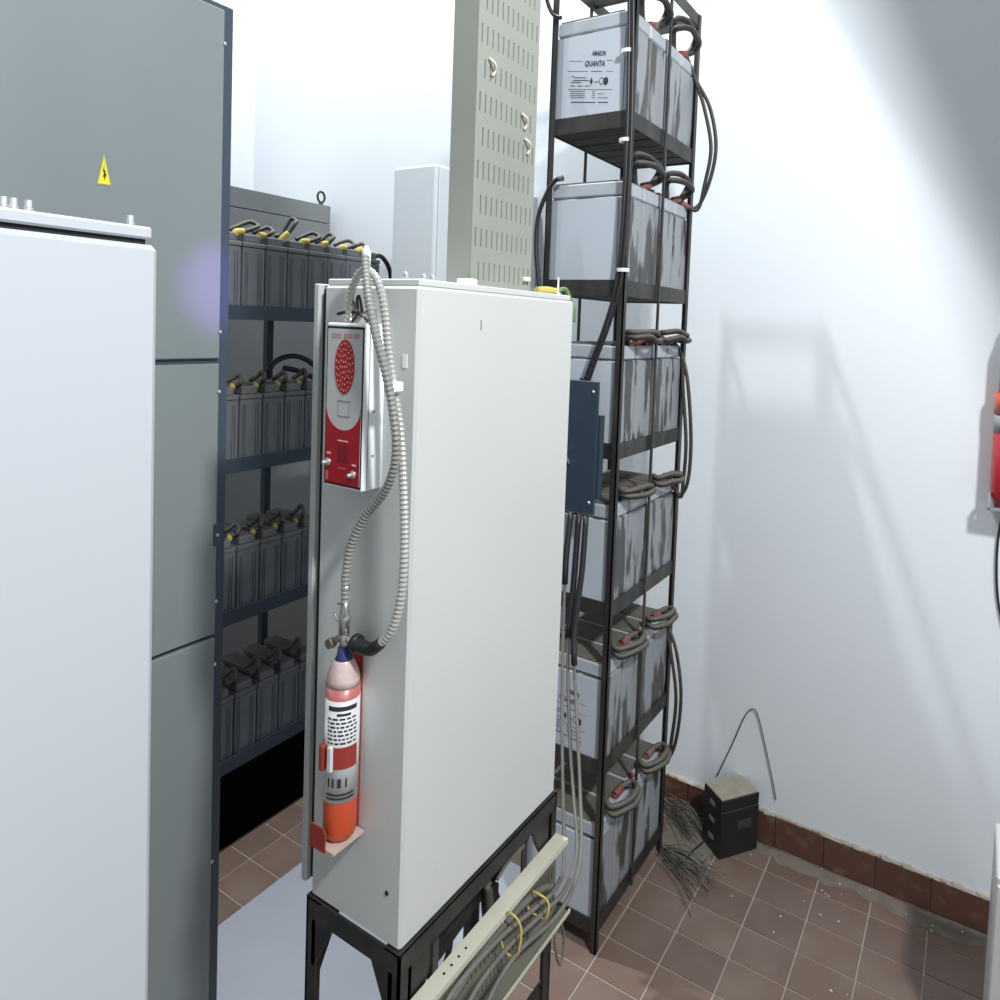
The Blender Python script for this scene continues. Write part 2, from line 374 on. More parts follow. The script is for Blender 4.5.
# ================================================================= RIGHT BATTERY RACK
RX0, RX1, RY0, RY1 = 2.411, 3.087, 1.185, 1.554
RTOP = 3.935; SH = [3.332, 2.69, 2.055, 1.428, .79, .135]; RH = .062
LV = ['top', 'second', 'third', 'fourth', 'fifth', 'bottom']
rk = thing('battery_rack', (2.75, 1.37, 0), 'tall black angle-iron rack of light grey batteries by the white wall', 'rack')
pw = .026
for x, sx in ((RX0, 1), (RX1, -1)):
    for y, sy in ((RY0, 1), (RY1, -1)):
        mb = MB().box(min(x, x+sx*pw), max(x, x+sx*pw), min(y, y+sy*.005), max(y, y+sy*.005), 0, RTOP)
        mb.box(min(x, x+sx*.005), max(x, x+sx*.005), min(y, y+sy*pw), max(y, y+sy*pw), 0, RTOP).build('post', BLK, rk)
MB().box(2.722, 2.736, RY0-.009, RY0-.001, .08, RTOP-.01).build('side_strut', BLK, rk)
MB().box(2.722, 2.736, RY1+.001, RY1+.009, .08, RTOP-.01).build('side_strut', BLK, rk)
def frame(z, h, slats=True):
    MB().box(RX0+.005, RX1-.005, RY0+.005, RY0+.010, z-h, z).build('shelf_rail', BLK, rk)
    MB().box(RX0+.005, RX1-.005, RY1-.010, RY1-.005, z-h, z).build('shelf_rail', BLK, rk)
    MB().box(RX0+.005, RX0+.010, RY0+.010, RY1-.010, z-h, z).build('shelf_rail', BLK, rk)
    MB().box(RX1-.010, RX1-.005, RY0+.010, RY1-.010, z-h, z).build('shelf_rail', BLK, rk)
    if slats:
        for k in range(6):
            x = RX0+.014+k*.1085
            MB().box(x, x+.096+random.uniform(-.006, .006), RY0+.011, RY1-.011, z-h+.006, z-h+.014+.003*(k % 2)*0).build('shelf_slat', SLAT, rk)
for z in SH: frame(z, RH)
frame(RTOP, .05, False)
MB().box(2.722, 2.752, RY0+.01, RY1-.01, RTOP-.03, RTOP-.005).build('top_cross_bar', BLK, rk)

# light grey battery
BW, BD, BH = .154, .338, .428
def make_battery():
    t = thing('battery', (0, 0, 0), 'battery', 'battery')
    MB().bbox(-BW/2, BW/2, -BD/2, BD/2, 0, BH*.865, .006).build('case', BATT, t)
    MB().bbox(-BW/2+.002, BW/2-.002, -BD/2+.002, BD/2-.002, BH*.871, BH, .006).build('lid', LID, t)
    MB().box(-BW/2+.008, BW/2-.008, -BD/2+.045, BD/2-.012, BH, BH+.005).build('vent_cover', DUSTB, t)
    for x, mt in ((-.045, RED), (.045, CABK)):
        MB().bbox(x-.012, x+.012, -BD/2+.014, -BD/2+.040, BH, BH+.016, .003).build('terminal', mt, t)
    return t
bp = make_battery()
GRP = 'light grey batteries on the black rack'
ORD = ['front', 'second', 'third', 'rear']
bpos = {}
first = True
for L, z in enumerate(SH):
    for k in range(4):
        o = copy_tree(bp)
        x = RX0+.014+BW/2+k*.1635; y = (RY0+RY1)/2
        o.location = (x, y, z-RH+.0145); bpos[L, k] = Vector(o.location)
        tag(o, f'light grey battery, {ORD[k]} one of four on the {LV[L]} shelf of the black rack', 'battery', GRP)
        if k == 0:
            fx = -BW/2
            zt = BH*.865
            MBf = MB().box(fx-.0025, fx, -BD/2+.032, BD/2-.032, .012, zt-.006)
            for (a0, a1) in ((-BD/2+.004, -BD/2+.030), (BD/2-.030, BD/2-.004)):
                c = inst('edge_band', MB().box(fx-.0012, fx, a0, a1, .012, zt-.006).mesh('edge_band', BATB), o)
            c = inst('front_panel', MBf.mesh('front_panel', BATF), o)
            if L in (0, 2, 4):
                pr = MB(); fp = fx-.0031
                def at(px_, py_): # from the label seen on the top shelf
                    q = pt(px_, py_, 'x', bpos[0, 0].x+fp); return Vector((fp, q.y-y, q.z-bpos[0, 0].z))
                def word(s_, x0, x1, y0, y1, sh=.25):
                    o_ = at(x0, y1); put_text(pr, s_, o_, at(x1, y1)-o_, at(x0, y0)-o_, sh)
                word('AMARON', 591.5, 606.5, 50.5, 56); word('QUANTA', 584, 606, 60.5, 67.5)
                def bar(x0, x1, yy, h=.6):
                    p_, q_ = at(x0, yy), at(x1, yy+(x1-x0)*.004); pr.add([p_, q_, q_-Vector((0, 0, .0028*h)), p_-Vector((0, 0, .0028*h))], [(0, 1, 2, 3)])
                for x0, x1, yy in ((569, 583, 61), (607, 613, 60), (568, 588, 71), (606, 613, 71), (568, 612, 89.2)): bar(x0, x1, yy, .7)
                bar(591, 602, 71, 1.0)
                for x0, x1, yy in ((571.5, 574, 76), (574, 586, 77.3), (573, 589, 80), (571, 581, 82), (594, 598.5, 81.5), (571, 575, 85.6), (578, 583, 85.6), (585, 590, 85.6)): bar(x0, x1, yy, 1.2)
                for yy in (91, 93.3, 95.4, 97.4): bar(570, 585, yy, .9); bar(592, 595, yy, .9)
                bar(597.5, 604, 93.5, .9); bar(597.5, 608, 97.4, .9); bar(571, 595.5, 101.8, 1.4); bar(598, 608, 101.8, 1.4)
                p_ = at(591.3, 81.3); pr.add([p_+Vector((0, 0, .016)), p_+Vector((0, -.007, 0)), p_-Vector((0, 0, .016)), p_+Vector((0, .007, 0))], [(0, 1, 2, 3)])
                p_ = at(605.8, 81); pr.add([p_+Vector((0, math.cos(i*math.pi/6)*.011, math.sin(i*math.pi/6)*.016)) for i in range(12)], [list(range(12))])
                p_ = at(601.5, 81); ring = [p_+Vector((0, math.cos(i*math.pi/6)*rr, math.sin(i*math.pi/6)*rr*1.4)) for rr in (.008, .0105) for i in range(12)]
                pr.add(ring, [(i, (i+1) % 12, 12+(i+1) % 12, 12+i) for i in range(12)])
                c = inst('label_print', pr.mesh('label_print', INK), o)

for ch in list(bp.children): bpy.data.objects.remove(ch)
bpy.data.objects.remove(bp)
# jumper cables on the right rack
def cable(name, pts, r, m, label, cat='cable', group=None, boots=None, bm=None, seg=8, n=6, bl=3):
    base = Vector(pts[0])
    t = thing(name, base, label, cat, group)
    MB().tube(pts, r, seg, n).build('core', m, t)
    for b in (boots or []):
        P = spline(pts, n); Q_ = P[:bl+1] if b == 0 else P[-bl-1:]
        MB().tube(Q_, r*1.3, seg, 0).build('terminal_boot', bm, t)
    return t
for L, z in enumerate(SH):
    for pr_, (ka, kb) in enumerate(((0, 1), (2, 3))):
        for u in range(2):
            A_ = bpos[L, ka]+Vector((.045, -BD/2+.026, BH+.012)); B_ = bpos[L, kb]+Vector((-.045, -BD/2+.026, BH+.012))
            low = L >= 2; j = lambda: random.uniform(-.006, .006)
            up = (.095-.035*u) if not low else (.042-.026*u); out = (.055+.02*u) if not low else (.085+.012*u)
            pts = [A_, A_+Vector((-.035, -.012, .018+up*.5)), A_+Vector((-.055, -out*.55, up+j())), A_+Vector((-.005, -out, up+.006+j())), (A_+B_)/2+Vector((.02, -out*1.05, up+j())),
                   B_+Vector((.055, -out*.9, up*.9+j())), B_+Vector((.085, -out*.45, up*.6)), B_+Vector((.05, -.012, .016)), B_]
            cable('jumper_cable', pts, .0125, CAB, f'{"lower" if u else "upper"} dusty cable loop on the {"rear" if pr_ else "front"} battery pair, {LV[L]} shelf, black rack',
                  group='jumper cables on the black rack', boots=[1], bm=RED, bl=5)
def inter(Ltop, path, xs, lab):
    for u in range(2):
        P = [pt(x-(u*5 if 0 < i < len(path)-1 else 0), y+(3*u), 'x', xs) for i, (x, y) in enumerate(path)]
        a_ = bpos[Ltop, 3]+Vector((.03, -BD/2+.02, BH+.012+.01*u)); b_ = bpos[Ltop+1, 3]+Vector((.03, -BD/2+.02, BH+.012+.01*u))
        cable('link_cable', [a_]+P+[b_], .0085, CAB, f'{"inner" if u else "outer"} long cable bowing out of the rack {lab}', group='long link cables on the black rack', boots=[1], bm=RED)
inter(0, [(697, 82), (710, 108), (716, 145), (710, 180), (697, 207)], 3.06, 'between top and second shelf')
inter(2, [(682, 356), (688, 385), (691, 440), (688, 480), (680, 494)], 3.06, 'between third and fourth shelf')
inter(4, [(666, 622), (676, 650), (681, 695), (676, 740), (666, 760)], 3.06, 'between fifth and bottom shelf')
P = [pt(x, y, 'x', 2.395) for x, y in ((563, 178), (555, 181), (546, 195), (538, 218), (536, 250), (540, 292), (545, 330))]
cable('loop_cable', P, .009, CABK, 'black cable curving out left of the front post below the second shelf', boots=[0], bm=CABG)
P = [pt(x, y, 'x', 2.395) for x, y in ((543, -30), (547, 0), (553, 14), (561, 18))]
cable('loop_cable', P, .008, CABK, 'short black cable end at the top left of the black rack')
for u in range(2):
    P = [pt(x+u*4, y, 'x', 2.395) for x, y in ((629, -30), (629, 40), (627, 140), (622, 230), (616, 285), (605, 325), (592, 360), (583, 386))]
    cable('riser_cable', P, .0075, CABK, f'{"right" if u else "left"} black cable tied along the front post and dropping into the navy box', group='riser cables on the front post')
for (x, y), nm in (((627, 51), 'top'), ((625, 140), 'middle'), ((622, 270), 'lowest')):
    q = pt(x, y, 'x', 2.40)
    o = MB()
    o.add([Vector((2.40+.022*math.cos(a_*math.pi/8)*rr+.006, q.y+.026*math.sin(a_*math.pi/8)*rr, q.z+h)) for h in (-.007, .007) for rr in (.9, 1.0) for a_ in range(16)],
          [(b_*16+i, b_*16+(i+1) % 16, c_*16+(i+1) % 16, c_*16+i) for b_, c_ in ((0, 2), (1, 3), (0, 1), (2, 3)) for i in range(16)])
    o = o.build('zip_tie', ZIP, loc=(2.40, q.y, q.z)); tag(o, f'{nm} of the white zip ties around the front post of the black rack', 'zip tie', 'zip ties on the front post')

# navy breaker box
BXF = 2.33
y0 = pt(596, 450, 'x', BXF).y; z1 = pt(599, 382, 'x', BXF).z; z0 = pt(596, 516, 'x', BXF).z
t = thing('isolator_box', (2.37, y0+.08, z0), 'navy blue isolator box fixed to the front of the black rack', 'box')
MB().bbox(BXF, BXF+.012, y0, y0+.17, z0, z1, .002).build('cover', NAVY, t)
MB().box(BXF+.012, 2.372, y0-.010, y0+.165, z0+.06, z1-.13).build('housing', NAVY, t)
for yy in (y0+.02, y0+.15):
    for zz in (z0+.045, z1-.04): MB().lathe((BXF, yy, zz), [(.007, 0), (.007, -.004), (.004, -.007)], 10, 'x').build('screw', STEEL, t)
q = pt(569, 448, 'x', BXF)
MB().tube([(BXF-.004, q.y+.012, q.z-.02), (BXF-.03, q.y+.004, q.z+.005), (BXF-.03, q.y-.004, q.z-.02), (BXF-.004, q.y-.008, q.z-.06)], .005, 8).build('handle', STEEL, t)

# cables dropping from the box to the lower tray
TY = .955
drops = [((571, 512), (566, 560), (563, 640), (562, 720), (563, 800), (564, 860)), ((579, 514), (574, 580), (568, 650), (570, 740), (574, 800), (577, 850)), ((586, 516), (582, 570), (574, 640), (577, 720), (580, 790), (581, 852))]
tails = [((556, 888), (535, 908), (500, 938), (462, 980), (440, 1012)), ((566, 888), (544, 912), (512, 943), (482, 980), (462, 1015)), ((572, 890), (553, 920), (520, 950), (496, 985), (482, 1018))]
for k, (dp, tl) in enumerate(zip(drops, tails)):
    xs = [2.32, 2.27, 2.2, 2.1, 1.98, 1.86]
    P = [pt(x, y, 'x', xs[i]) for i, (x, y) in enumerate(dp)] + [pt(x, y, 'y', TY-.003-.013*k) for x, y in tl]
    tcab = cable('drop_cable', P, .0062, CABG, f'{["left", "middle", "right"][k]} of three grey cables dropping from the navy box into the tray', group='cables dropping into the tray')
    S_ = spline(P[:4], 6)
    MB().tube(S_[:9+3*k], .012, 8, 0).build('black_sleeve', CABK, tcab)
    if k == 2: MB().tube(S_[11:14], .0095, 8, 0).build('red_band', RED, tcab)

# ================================================================= TRAYS
def web(mb, o, U, V, nu, nv, pu, pv, sl, sw, off0, th_):
    """slotted sheet: o + a*U + b*V (U, V unit vectors), nu*pu wide, nv*pv long, slots sw x sl"""
    o, U, V, T = Vector(o), Vector(U), Vector(V), Vector(th_)
    W = nu*pu
    def quad(a0, a1, b0, b1): mb.prism([o+U*a0+V*b0, o+U*a1+V*b0, o+U*a1+V*b1, o+U*a0+V*b1], T)
    for r in range(nv):
        b0 = r*pv; c = (pv-sl)/2
        quad(0, W, b0, b0+c); quad(0, W, b0+c+sl, b0+pv)
        sh = (pu*.5 if r % 2 else 0)
        x = 0
        for k in range(nu):
            a_ = k*pu+pu*.25+sh*.6
            if a_+sw > W-.006 or a_ < .008: continue
            quad(x, a_, b0+c, b0+c+sl); x = a_+sw
        quad(x, W, b0+c, b0+c+sl)
VX0, VX1, VY = 1.374, 1.642, 1.10
t = thing('cable_tray', (1.51, 1.14, CZ1+.006), 'grey perforated cable tray rising vertically from the top of the pale grey cabinet', 'cable tray')
mb = MB(); web(mb, (VX0, VY, CZ1+.006), (1, 0, 0), (0, 0, 1), 12, 46, (VX1-VX0)/12, .083, .046, .005, 0, (0, .004, 0)); mb.build('slotted_web', TRAY, t)
for x in (VX0, VX1-.004): MB().box(x, x+.004, VY+.004, VY+.078, CZ1+.006, CZ1+.006+46*.083).build('side_flange', TRAY, t)
for p in ((491, 68), (523, 122), (526, 147)):
    q = pt(*p, 'y', VY); MB().tube([(q.x-.012, VY-.002, q.z+.02), (q.x, VY-.012, q.z+.008), (q.x+.010, VY-.006, q.z-.006), (q.x+.002, VY-.003, q.z-.02)], .004, 6).build('tie_end', TRAYC, t)
q = pt(525, 280, 'y', VY); MB().bbox(q.x-.014, q.x+.012, VY-.012, VY, q.z-.004, q.z+.008, .002).build('clip', ZIP, t)

t = thing('cable_tray', (1.2, .98, .785), 'cream perforated cable tray running low beneath the pale grey cabinet', 'cable tray')
HX0, HX1, HY, HZ0, HZ1 = .75, 1.745, 1.0, .782, .996
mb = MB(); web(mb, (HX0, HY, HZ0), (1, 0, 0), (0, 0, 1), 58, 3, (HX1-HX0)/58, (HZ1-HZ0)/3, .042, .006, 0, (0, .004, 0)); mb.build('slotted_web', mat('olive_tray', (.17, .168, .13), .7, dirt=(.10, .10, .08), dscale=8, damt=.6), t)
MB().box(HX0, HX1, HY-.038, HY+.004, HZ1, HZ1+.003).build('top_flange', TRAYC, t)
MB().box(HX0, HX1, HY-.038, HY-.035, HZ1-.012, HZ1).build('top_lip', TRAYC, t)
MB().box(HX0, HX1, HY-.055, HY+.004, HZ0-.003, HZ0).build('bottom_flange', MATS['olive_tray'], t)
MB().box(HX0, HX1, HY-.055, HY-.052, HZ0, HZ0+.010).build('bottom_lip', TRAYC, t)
for p in ((469, 950), (462, 958.5), (454.5, 967), (447.5, 976)):
    q = pt(*p, 'z', HZ1+.003); MB().lathe((q.x, HY-.017, HZ1+.0032), [(.0035, 0), (.0035, .0003)], 8).build('bolt_hole', GASK, t)
for y in (HY, ):
    for x in (1.2, 1.72): MB().box(x, x+.02, HY+.004, HY+.02, HZ0+.05, RZ0).build('hanger', STAND, t)
def loop_tie(c, ry, rz, label):
    pts = [(c.x+.004*math.sin(3*a_), c.y+ry*math.cos(a_), c.z+rz*math.sin(a_)) for a_ in [i*2*math.pi/14 for i in range(15)]]
    o = MB().tube(pts, .003, 6, 3).build('cable_tie', YEL, loc=tuple(c)); tag(o, label, 'cable tie', 'yellow cable ties')
loop_tie(pt(538, 905, 'y', TY-.01), .034, .035, 'yellow cable tie around the cables at the far end of the lower tray')
loop_tie(pt(511, 935, 'y', TY-.01), .030, .060, 'yellow cable tie around the cables midway along the lower tray')
# stub of thick grey cable in the tray
P = [pt(x, y, 'y', .972) for x, y in ((553, 887), (540, 890), (522, 905), (500, 930), (478, 958), (450, 1000))]
cable('thick_cable', P, .010, CABG, 'thick grey cable with a cut end lying in the lower tray')
# dark cables hanging inside the stand
for k, (path, y, r, m_, lb) in enumerate((
    (((489, 882), (484, 900), (487, 925), (494, 912), (496, 884)), 1.12, .009, CABK, 'black cable loop hanging inside the stand near its middle'),
    (((492, 880), (498, 900), (506, 918), (512, 940)), 1.10, .009, CABK, 'black cable sloping down inside the stand behind the tray'),
    (((488, 884), (490, 905), (491, 930)), 1.09, .012, CABG, 'dusty grey cable end hanging inside the stand'),
    (((452, 920), (449, 950), (440, 980), (425, 1005)), 1.16, .008, CABK, 'black cable curving down inside the stand by the near leg'),
    (((531, 832), (534, 842), (540, 854)), 1.06, .003, ZIP, 'thin white wire poking out below the stand rail'),
    (((530, 833), (522, 848), (508, 862), (497, 880)), 1.05, .004, CABG, 'thin grey wire strung along under the stand rail'),
    (((556, 917), (555, 945), (560, 965), (564, 940), (560, 916)), .972, .004, CABG, 'thin wire loop dangling from the far end of the lower tray'))):
    cable('hanging_cable', [pt(x, yy, 'y', y) for x, yy in path], r, m_, lb)

# ================================================================= ALARM PANEL
AXF = 1.040
TL, TR, BL, BR = [pt(*p, 'x', AXF) for p in ((328, 318.5), (367, 328), (323, 483), (360.5, 494))]
ay1 = (TL.y+BL.y)/2; ay0 = (TR.y+BR.y)/2; az1 = (TL.z+TR.z)/2; az0 = (BL.z+BR.z)/2
t = thing('alarm_panel', (1.07, (ay0+ay1)/2, az0), 'white and red alarm control box on the side of the pale grey cabinet', 'alarm panel')
MB().bbox(AXF, CX0-.001, ay0, ay1, az0, az1, .003).build('housing', WPAN, t)
wdt = ay1-ay0; hgt = az1-az0
def AF(u, v, d_=0): return Vector((AXF-d_, ay1-u*wdt, az1-v*hgt))     # u to the right, v down the face
def rect(u0, u1, v0, v1, d_, th_, name, m_, par):
    return MB().prism([AF(u0, v0, d_), AF(u0, v1, d_), AF(u1, v1, d_), AF(u1, v0, d_)], (-th_, 0, 0)).build(name, m_, par)
rect(.02, .975, .02, .985, 0, .001, 'face_border', GASK, t)
fp = rect(.05, .945, .035, .972, .001, .001, 'face_plate', FACE, t)
poly = [(.05, .50)]+[(.5-.45*math.cos(a_), .50+.145*math.sin(a_)) for a_ in [math.pi*i/16 for i in range(17)]]+[(.945, .50), (.945, .972), (.05, .972)]
rp = MB().prism([AF(u, v, .002) for u, v in poly], (-.0008, 0, 0)).build('red_field', CRIM, t)
ds = MB().prism([AF(.51+.25*math.cos(a_), .262+.165*math.sin(a_), .002) for a_ in [2*math.pi*i/28 for i in range(28)]], (-.0012, 0, 0)).build('sounder_grille', CRIM, t)
mb = MB()
for i in range(5):
    for k in range(1+i*5):
        a_ = 2*math.pi*k/(1+i*5)+i; R_ = i/4*.86
        c = AF(.51+.25*R_*math.cos(a_), .262+.165*R_*math.sin(a_), .0033)
        mb.add([c+Vector((0, .0016*math.cos(b_), .0022*math.sin(b_))) for b_ in [i2*math.pi/3 for i2 in range(6)]], [list(range(6))[::-1]])
mb.build('grille_holes', PINK, ds)
for (u0, u1, v0, v1) in ((.36, .66, .495, .503), (.36, .66, .587, .595), (.36, .372, .495, .595), (.648, .66, .495, .595)): rect(u0, u1, v0-.03, v1-.03, .002, .0006, 'square_mark', INKG, t)
mb = MB()
for i in range(14):
    if i in (5, 10): continue
    u = .17+i*.051; mb.prism([AF(u, .062, .002), AF(u, .062+.030, .002), AF(u+.033, .062+.030, .002), AF(u+.033, .062, .002)], (-.0005, 0, 0))
mb.build('header_print', mat('faded_red_print', (.50, .22, .24), .6), t)
rect(.40, .66, .735, .835, .0028, .0008, 'display_window', DCRIM, t)
rect(.38, .64, .705, .713, .0028, .0008, 'display_mark', PINK, t)
rect(.40, .60, .872, .879, .0028, .0006, 'display_caption', mat('dull_pink', (.55, .12, .12), .5), t)
for (u, v) in ((.14, .85), (.80, .90)):
    sw_ = MB().lathe(AF(u, v, .0028), [(.009, 0), (.009, -.003), (.005, -.004), (.004, -.016), (.002, -.017)], 12, 'x').build('switch', STEEL, t)
    rect(u-.04, u+.06, v-.062, v-.05, .0028, .0006, 'switch_caption', PINK, t)
rect(.075, .14, .905, .96, .0028, .0006, 'side_mark', mat('dull_pink', (0, 0, 0)), t)
for zz in (az0+.075, az0+.17): MB().lathe((AXF+.028, ay0, zz), [(.003, 0), (.003, -.0015)], 8, 'y').build('side_screw', INKG, t)
MB().box(AXF+.012, AXF+.014, ay0-.0006, ay0+.001, az0+.004, az1-.004).build('lid_seam', INKG, t)
# tangle of wires above the alarm panel
for k, (path, r, m_, lb) in enumerate((
    (((338, 314), (346, 312), (356, 313), (364, 317)), .004, CABK, 'black wire lying across the top of the alarm panel'),
    (((352, 322), (358, 312), (357, 300), (359, 296), (361, 305), (363, 318)), .003, CABK, 'thin black wire loop standing above the alarm panel'),
    (((356, 322), (363, 314), (369, 312), (373, 320)), .004, BRASS, 'yellowish wire tail at the right of the alarm panel top'),
    (((350, 320), (355, 308), (352, 300), (358, 309), (368, 322)), .003, CABG, 'grey wire tail curling over the alarm panel top'),
    (((362, 322), (366, 311), (374, 308), (376, 318)), .0035, ZIP, 'pale wire end beside the spiral conduit on the alarm panel'))):
    cable('wire_tail', [pt(x, y, 'x', 1.072) for x, y in path], r, m_, lb, 'wire', 'wire tails on the alarm panel')

# ================================================================= FIRE EXTINGUISHER
def ext_xy(): 
    return pt(342.5, 720, 'x', CX0-.044).y, .0362
ey, er = ext_xy(); ex = CX0-.008-er
def ez(y): return pt(342, y, 'x', ex).z
zb, zt_ = ez(834), ez(662)
t = thing('fire_extinguisher', (ex, ey, zb), 'small red fire extinguisher with white label clipped to the pale grey cabinet', 'fire extinguisher')
H_ = zt_-zb
MB().lathe((ex, ey, zb), [(er*.82, 0), (er*.97, .010), (er, .03), (er, ez(688)-zb)], 28).build('cylinder', EXR, t)
MB().lathe((ex, ey, ez(712)), [(er*1.01, 0), (er*1.01, ez(682)-ez(712))], 28).build('pink_band', EXP, t)
sh_ = ez(682)-zb; tp = ez(655)-zb
MB().lathe((ex, ey, zb), [(er*1.0, sh_), (er*.98, sh_+(tp-sh_)*.25), (er*.86, sh_+(tp-sh_)*.55), (er*.62, sh_+(tp-sh_)*.85), (er*.42, tp)], 28).build('shoulder', EXS, t)
lb = MB().lathe((ex, ey, ez(794)), [(er*1.025, 0), (er*1.025, ez(693)-ez(794))], 28).build('paper_label', LAB, t)
mb = MB()
def arc_bar(z, h, a0, a1, R_=er*1.04):
    a0 += .72; a1 += .72
    n_ = max(1, int((a1-a0)/.12)); vs = []
    for i in range(n_+1):
        a_ = a0+(a1-a0)*i/n_
        vs += [(ex-R_*math.cos(a_), ey-R_*math.sin(a_), z), (ex-R_*math.cos(a_), ey-R_*math.sin(a_), z+h)]
    mb.add(vs, [(2*i, 2*i+2, 2*i+3, 2*i+1) for i in range(n_)])
arc_bar(ez(702), .010, -.75, 1.0); arc_bar(ez(707), .006, -.2, .6)
for i, y in enumerate((711, 715, 719, 723, 727, 731, 735)):
    a_ = -.8
    while a_ < 1.0:
        l_ = random.uniform(.1, .35); arc_bar(ez(y), .0042, a_, min(a_+l_, 1.05)); a_ += l_+.08
for a_, w_ in ((-.7, .12), (-.42, .12), (-.1, .22), (.35, .10)): arc_bar(ez(778), .020, a_, a_+w_)
for y in (786, 790): arc_bar(ez(y), .0045, -.8, .9)
mb.build('label_print', INK, lb)['kind'] = 'stuff'
MB().lathe((ex, ey, ez(661)), [(er*.66, 0), (er*.46, ez(655)-ez(661)), (er*.36, ez(646)-ez(661))], 20).build('blue_tape', BLUE, t)
vz = ez(647)
vb = MB().lathe((ex, ey, vz), [(er*.30, 0), (er*.30, .03), (er*.22, .035), (er*.22, .055), (er*.34, .06), (er*.34, .072), (er*.18, .078), (er*.18, .125), (er*.25, .13), (er*.25, .14)], 16).build('valve', STEEL, t)
q = pt(333, 642, 'x', ex)
MB().tube([(ex, ey, vz+.03), (ex-.006, q.y, q.z)], er*.20, 10, 0).build('gauge_arm', BRASS, vb)
MB().lathe((ex-.006, q.y, q.z), [(er*.30, -.008), (er*.34, 0), (er*.30, .008)], 14, 'x').build('gauge', BRASS, vb)
q = pt(353, 643, 'x', ex)
MB().tube([(ex, ey, vz+.025), (ex, q.y, q.z)], er*.17, 10, 0).build('outlet', STEEL, vb)
MB().tube([(ex-.015, ey+.016, vz+.08), (ex-.02, ey, vz+.068), (ex-.015, ey-.018, vz+.085), (ex-.012, ey-.010, vz+.105), (ex-.012, ey+.010, vz+.10)], .0028, 6).build('pin_ring', STEEL, vb)
# bracket
t = thing('extinguisher_bracket', (CX0-.004, ey, ez(842)), 'dark red metal bracket holding the small fire extinguisher', 'bracket')
yr = pt(361, 700, 'x', CX0-.004).y
MB().box(CX0-.005, CX0-.0005, yr, ey+er*.6, zb-.012, ez(652)).build('back_plate', BRK, t)
MB().box(ex-er-.012, CX0-.005, ey-er*.95, ey+er*.98, zb-.010, zb-.004).build('cup_base', mat('bracket_base', (.55, .42, .36), .5), t)
MB().prism([(ex-er-.016, ey+er*.98, zb-.010), (ex-er-.016, ey-er*.35, zb-.010), (ex-er-.016, ey-er*.35, zb+.030), (ex-er-.016, ey-er*.2, zb+.042), (ex-er-.016, ey+er*.85, zb+.042), (ex-er-.016, ey+er*.98, zb+.030)], (.003, 0, 0)).build('cup_lip', BRK, t)
zs0, zs1 = ez(759), ez(738); R_ = er*1.09
vs = []
for i in range(25):
    a_ = -1.75+3.5*i/24
    vs += [(ex-R_*math.cos(a_), ey-R_*math.sin(a_), zs0), (ex-R_*math.cos(a_), ey-R_*math.sin(a_), zs1)]
vs += [(ex-(R_-.002)*math.cos(-1.75+3.5*i/24), ey-(R_-.002)*math.sin(-1.75+3.5*i/24), zz) for i in range(25) for zz in (zs0, zs1)]
MB().add(vs, [(2*i, 2*i+2, 2*i+3, 2*i+1) for i in range(24)]+[(50+2*i, 50+2*i+1, 50+2*i+3, 50+2*i+2) for i in range(24)]+[(2*i+1, 2*i+3, 53+2*i, 51+2*i) for i in range(24)]).build('strap', BRK, t)
MB().bbox(ex-R_-.010, ex-R_+.004, ey+er*.12, ey+er*.50, zs0-.008, zs1+.004, .003).build('buckle', BRK, t)
MB().bbox(ex-R_-.006, ex-R_+.003, ey-er*.45, ey-er*.10, zs0-.004, zs1+.004, .002).build('buckle_plate', LAB, t)

# flexible conduits
def conduit(path, label, r, xs, ribbed, m_):
    P = [pt(x, y, 'x', xs[min(i, len(xs)-1)]) for i, (x, y) in enumerate(path)]
    S_ = spline(P, 8)
    # resample evenly
    out = [S_[0]]; step = .0050; acc = 0
    for a_, b_ in zip(S_, S_[1:]):
        l_ = (b_-a_).length; d_ = step-acc
        while d_ <= l_: out.append(a_+(b_-a_)*(d_/l_)); d_ += step
        acc = l_-(d_-step)
    out.append(S_[-1])
    t = thing('flexible_conduit', P[0], label, 'conduit', 'flexible conduits on the cabinet side')
    n_ = len(out)
    if ribbed:
        MB().tube(out, r, 10, 0, smooth=False, rf=lambda i: r*(1.0 if i % 2 else .76)).build('spiral_sheath', m_, t)
    else: MB().tube(out, r, 10, 0).build('sheath', m_, t)
    return t, P
GC = mat('grey_conduit', (.26, .26, .235), .5)
conduit([(349, 322), (350, 300), (354, 284), (361, 272), (369, 271), (377, 280), (384, 305), (388, 345), (394, 388), (400, 430), (403, 480), (404.5, 540), (402, 590), (394, 625), (382, 642), (370, 648)],
        'silver spiral conduit looping from the alarm panel down to the extinguisher nozzle', .0098, [1.07]*4+[1.06]*12, True, SPIRAL)
t2, P2 = conduit([(365, 252), (366, 272), (369, 300), (376, 335), (384, 365), (391, 398), (396, 438), (394, 468), (384, 493), (366, 515), (352, 543), (346, 572), (345, 602)],
        'grey conduit crossing over the alarm panel down to the extinguisher valve', .0098, [1.066, 1.05, 1.03, 1.02, 1.02, 1.025, 1.03, 1.04, 1.05]+[1.055]*6, True, GC)
q = pt(345, 602, 'x', 1.055); MB().lathe((1.055, q.y, ez(632)), [(.012, 0), (.012, ez(612)-ez(632)), (.009, ez(608)-ez(632)), (.009, ez(600)-ez(632))], 12).build('end_fitting', STEEL, t2)
q = pt(366, 262, 'x', 1.066); MB().lathe((1.066, q.y, q.z), [(.010, -.01), (.010, .02), (.003, .035)], 10).build('end_tip', ZIP, t2)
P = [pt(x, y, 'x', 1.06) for x, y in ((356, 643), (362, 647), (372, 649), (381, 643))]
